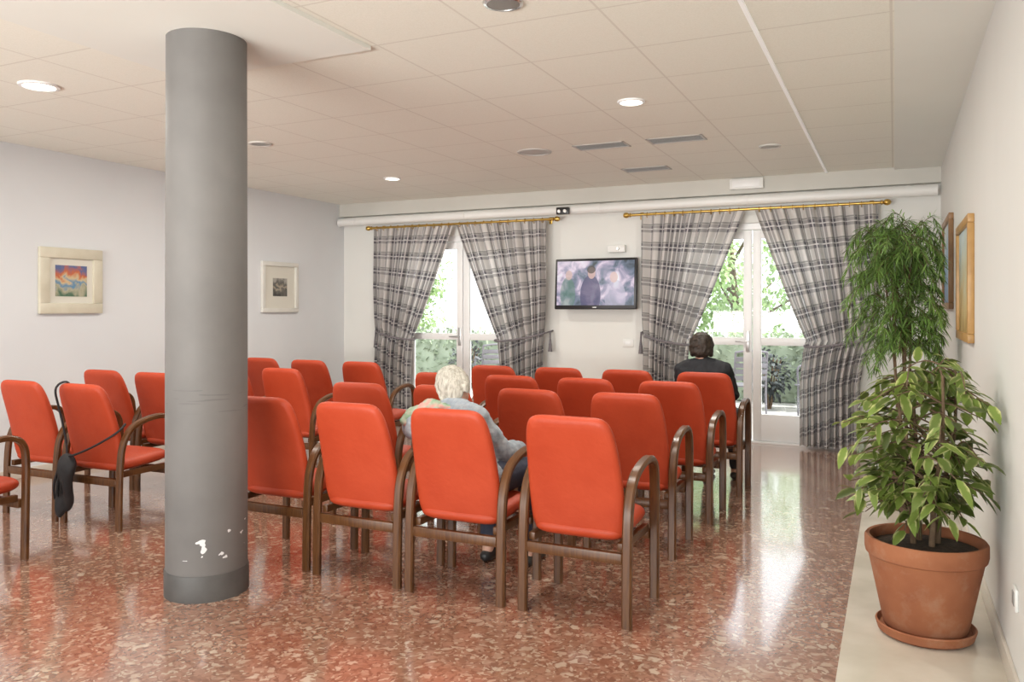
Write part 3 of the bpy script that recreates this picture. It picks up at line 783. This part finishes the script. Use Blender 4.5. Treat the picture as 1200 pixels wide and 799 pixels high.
def person(label,loc,J,skin,shirt,trou,hairm,shoe,hairkind,hrot,hands,scarf=None,loose=0.0):
    root=thing('person',label,'person',loc); g=lambda k:Vector(J[k])
    hc=g('head'); R=Euler(hrot,'XYZ').to_matrix(); H_=lambda x,y,z: hc+R@Vector((x,y,z))
    def torso(bm,e):
        hull(bm,(g('pelvis'),(.155+e,.105+e,.095+e)),(g('waist'),(.135+e,.098+e,.07)))
        hull(bm,(g('waist'),(.135+e,.098+e,.07)),(g('chest'),(.15+e,.105+e,.10)))
        hull(bm,(g('chest'),(.15+e,.105+e,.10)),(g('shL'),.052+e),(g('shR'),.052+e),(g('neck')-Vector((0,.0,.03)),.055+e))
    def arms(bm,e,upto=1.0):
        for s in 'LR':
            w=g('el'+s).lerp(g('wr'+s),upto)
            chain(bm,[(g('sh'+s),.054+e),(g('sh'+s).lerp(g('el'+s),.5),.047+e),(g('el'+s),.039+e),(g('el'+s).lerp(g('wr'+s),.4),.036+e),(w,.025+e)])
    def legs(bm,e,lo=1.0):
        for s in 'LR':
            a=g('kn'+s).lerp(g('an'+s),lo)
            chain(bm,[(g('hip'+s),.082+e),(g('kn'+s),.057+e),(g('kn'+s).lerp(g('an'+s),.35),.053+e),(a,.036+e)])
    bm=bmesh.new(); torso(bm,0); arms(bm,0); legs(bm,0)
    for s in 'LR':
        hull(bm,(g('an'+s),.036),(g('an'+s)+Vector((0,-.03,-.05)),.025)); hull(bm,(g('an'+s)+Vector((0,-.03,-.05)),.025),(g('an'+s)+Vector((0,.14,-.058)),(.035,.03,.016)))
    hull(bm,(g('neck')-Vector((0,0,.03)),.052),(H_(0,-.02,-.06),.05))
    hull(bm,(H_(0,-.015,.02),(.074,.092,.088),R),(H_(0,.01,-.035),(.062,.075,.06),R)); hull(bm,(H_(0,.01,-.04),(.058,.07,.05),R),(H_(0,.05,-.092),(.026,.022,.018),R))
    hull(bm,(H_(0,.083,.012),.008),(H_(0,.105,-.028),.011)); hull(bm,(H_(-.014,.092,-.032),.009),(H_(.014,.092,-.032),.009))
    for s in (-1,1): hull(bm,(H_(s*.076,-.006,-.005),(.008,.018,.026),R),(H_(s*.072,.0,-.035),(.006,.010,.012),R))
    for hd_ in hands: hand(bm,*hd_)
    finish('body',bm,skin,root,.0052,2)
    bm=bmesh.new(); torso(bm,.014+loose); arms(bm,.012+loose*.8,.97)
    finish('shirt',bm,shirt,root,.008,5,.022,.07)
    bm=bmesh.new(); hull(bm,(g('pelvis'),(.165,.118,.10)),(g('hipL'),.093),(g('hipR'),.093)); legs(bm,.012,.93); finish('trousers',bm,trou,root,.009,5,.008,.1)
    for s in 'LR':
        a=g('an'+s); bm=bmesh.new(); hull(bm,(a+Vector((0,-.035,-.052)),(.036,.036,.032)),(a+Vector((0,.05,-.05)),(.042,.05,.036))); hull(bm,(a+Vector((0,.05,-.05)),(.042,.05,.034)),(a+Vector((0,.15,-.062)),(.038,.04,.022)))
        finish('shoe',bm,shoe,root,.006,3)
    bm=bmesh.new()
    hull(bm,(H_(0,-.03,.035),(.085,.092,.083),R),(H_(0,.01,.07),(.066,.07,.045),R)); hull(bm,(H_(0,-.05,.0),(.078,.065,.07),R),(H_(0,-.06,-.055),(.055,.035,.03),R))
    if hairkind=='dark':
        hull(bm,(H_(0,-.035,.04),(.092,.098,.085),R),(H_(0,-.055,-.03),(.084,.06,.05),R))
        for s in (-1,1): hull(bm,(H_(s*.072,-.03,.02),(.024,.05,.05),R),(H_(s*.070,-.04,-.045),(.020,.035,.03),R))
    else:
        for s in (-1,1): hull(bm,(H_(s*.074,-.03,.01),(.018,.05,.05),R),(H_(s*.066,-.045,-.05),(.018,.03,.03),R))
        hull(bm,(H_(0,-.06,-.05),(.06,.03,.03),R),(H_(0,-.055,-.085),(.045,.02,.02),R))
    finish('hair',bm,hairm,root,.0055,3,.011 if hairkind=='white' else .017,.035)
    if scarf:
        n_=g('neck'); sl=g('shL'); bm=bmesh.new()
        ring=[(n_+Vector((.078*math.cos(a),.072*math.sin(a)-.012,-.012+.012*math.sin(3*a))),.026) for a in [2*PI*k/12 for k in range(13)]]
        chain(bm,ring); chain(bm,[(n_+Vector((-.06,-.05,.0)),.036),(n_.lerp(sl,.5)+Vector((0,-.025,.055)),(.055,.036,.036)),(sl+Vector((.01,-.02,.072)),(.055,.045,.034)),(sl+Vector((-.04,-.03,.03)),(.045,.045,.036))])
        finish('scarf',bm,scarf,root,.007,3,.022,.03)
    for s in (-1,1):
        bm=bmesh.new(); hull(bm,(H_(s*.030,.070,.008),.012)); ey=mk('eye',bm,M['eye'],root)
        bm=bmesh.new(); hull(bm,(H_(s*.030,.0795,.008),(.005,.003,.005),R)); mk('iris',bm,M['black'],ey)
        bm=bmesh.new(); hull(bm,(H_(s*.018,.083,.030),.004),(H_(s*.044,.074,.030),.003)); mk('eyebrow',bm,hairm,root)
    bm=bmesh.new(); hull(bm,(H_(-.02,.078,-.060),.005),(H_(0,.087,-.060),.006),(H_(.02,.078,-.060),.005)); mk('mouth',bm,M['lip'],root)
    return root
M['eye']=mat('eye_white',(.8,.8,.78),.2); M['lip']=mat('lips',(.45,.16,.13),.5)
def skinmat(n,c):
    m=noisy(n,c,tuple(x*1.08 for x in c),14,.5); m.node_tree.nodes['Principled BSDF'].inputs['Subsurface Weight'].default_value=.08; m.node_tree.nodes['Principled BSDF'].inputs['Subsurface Radius'].default_value=(.02,.008,.004); return m
M['skin1']=skinmat('pale_skin',(.58,.34,.25)); M['skin2']=skinmat('warm_skin',(.56,.33,.23))
m=noisy('soft_blue_grey_shirt',(.25,.29,.33),(.40,.43,.46),18,.9,.3,45); nt,b=P(m); co=coords(nt); x,y,z=sep(nt,co)[:3]
src=b.inputs['Base Color'].links[0].from_socket
def st(v,per,w): return mth(nt,'LESS_THAN',mth(nt,'FRACT',mth(nt,'DIVIDE',mth(nt,'ADD',v,10.0),per)),w)
put(nt,b.inputs['Base Color'],mixc(nt,mth(nt,'MULTIPLY',mth(nt,'ADD',st(x,.03,.3),st(z,.03,.3)),.13),src,(.15,.18,.23))); M['shirt1']=m
m=mat('green_pink_scarf',(.3,.4,.3),.9); nt,b=P(m); co=coords(nt)
f=nd(nt,'ShaderNodeTexNoise',Vector=co,Scale=9.0,Detail=2.0)
put(nt,b.inputs['Base Color'],ramp(nt,f,[(.42,(.16,.34,.20)),(.52,(.36,.40,.30)),(.58,(.58,.30,.26))])); M['scarf']=m
M['jacket']=noisy('black_jacket',(.010,.011,.014),(.02,.021,.026),8,.8,.2,40)
M['trousers1']=noisy('navy_trousers',(.025,.03,.055),(.04,.045,.07),10,.85)
M['trousers2']=noisy('charcoal_trousers',(.02,.02,.022),(.035,.035,.04),10,.85)
m=mat('pale_grey_hair',(.5,.46,.38),.8); nt,b=P(m); co=coords(nt)
mp=nt.nodes.new('ShaderNodeMapping'); put(nt,mp.inputs[0],co); mp.inputs['Scale'].default_value=(80,80,18)
f=nd(nt,'ShaderNodeTexNoise',Vector=mp.outputs[0],Scale=1.0,Detail=4.0,Distortion=1.2)
put(nt,b.inputs['Base Color'],ramp(nt,f,[(.3,(.29,.265,.22)),(.65,(.56,.53,.46))])); bump(nt,b,f,.6,.012); M['hair1']=m
M['hair2']=noisy('dark_brown_hair',(.014,.009,.006),(.04,.025,.015),30,.5,.5,120)
M['blackshoe']=noisy('black_shoe',(.012,.012,.012),(.025,.025,.025),10,.4)

J1=dict(pelvis=(0,-.02,.555),waist=(-.05,-.03,.67),chest=(-.14,-.02,.765),shL=(-.35,.02,.785),shR=(.015,-.02,.84),neck=(-.16,.05,.895),head=(-.18,.12,.98),
  elL=(-.445,.13,.755),wrL=(-.29,.29,.86),elR=(.095,.12,.655),wrR=(.10,.31,.65),hipL=(-.09,.0,.545),hipR=(.09,.0,.545),knL=(-.12,.42,.525),knR=(.12,.42,.525),anL=(-.12,.40,.085),anR=(.12,.42,.085))
person('white-haired person in a pale blue-grey shirt seated in the nearest row',(-1.93,3.66,0),J1,M['skin1'],M['shirt1'],M['trousers1'],M['hair1'],M['blackshoe'],'white',(-.55,-.42,.35),
  [(J1['wrL'],(.25,-.25,.9),(.75,-.6,-.2),1,.35),(J1['wrR'],(-.3,.9,-.25),(0,0,-1),1,.3)],M['scarf'],.014)
J2=dict(pelvis=(0,-.03,.555),waist=(-.01,-.045,.69),chest=(-.045,-.055,.83),shL=(-.21,-.05,.925),shR=(.115,-.05,.93),neck=(-.05,-.04,.995),head=(-.07,-.005,1.095),
  elL=(-.245,.06,.73),wrL=(-.12,.24,.655),elR=(.16,.06,.73),wrR=(.07,.25,.66),hipL=(-.09,.0,.545),hipR=(.09,.0,.545),knL=(-.11,.42,.525),knR=(.11,.42,.525),anL=(-.11,.42,.085),anR=(.11,.44,.085))
person('dark-haired person in black seated in front of the right door',(-1.30,6.42,0),J2,M['skin2'],M['jacket'],M['trousers2'],M['hair2'],M['blackshoe'],'dark',(-.1,0,.2),
  [(J2['wrL'],(.55,.8,-.15),(0,0,-1),-1,.3),(J2['wrR'],(-.45,.85,-.15),(0,0,-1),1,.3)])

# ------------------------------------------------------------------ light
w=bpy.data.worlds.new('world'); scene.world=w; w.use_nodes=True
bg=w.node_tree.nodes['Background']; bg.inputs[0].default_value=(.92,.96,1,1); bg.inputs[1].default_value=2.9
sun=bpy.data.lights.new('sun','SUN'); sun.energy=8.5; sun.angle=.02; sun.color=(1,.97,.9)
so=link(bpy.data.objects.new('sun',sun)); so.rotation_euler=(math.radians(-12),math.radians(42),0)
def lamp(x,y,e,size=.16,col=(1,.96,.88)):
    l=bpy.data.lights.new('ceiling_lamp','AREA'); l.shape='DISK'; l.size=size; l.energy=e; l.color=col
    o=link(bpy.data.objects.new('ceiling_lamp',l)); o.location=(x,y,H-.03)
for x in (-4.71,-1.57):
    for y in (-.6,1.35,3.25,5.16,7.1): lamp(x,y,11 if y<2 else 22)
# added fill light behind the camera, no fixture there, brightens the ceiling
l=bpy.data.lights.new('added_ceiling_fill','AREA'); l.shape='RECTANGLE'; l.size=6.0; l.size_y=.5; l.energy=75; l.color=(1,.97,.90); l.spread=math.radians(65)
o=link(bpy.data.objects.new('added_ceiling_fill',l)); o.location=(-3.1,-2.1,1.1)
o.rotation_euler=(Vector((-3.1,6.2,2.76))-o.location).to_track_quat('-Z','Y').to_euler()
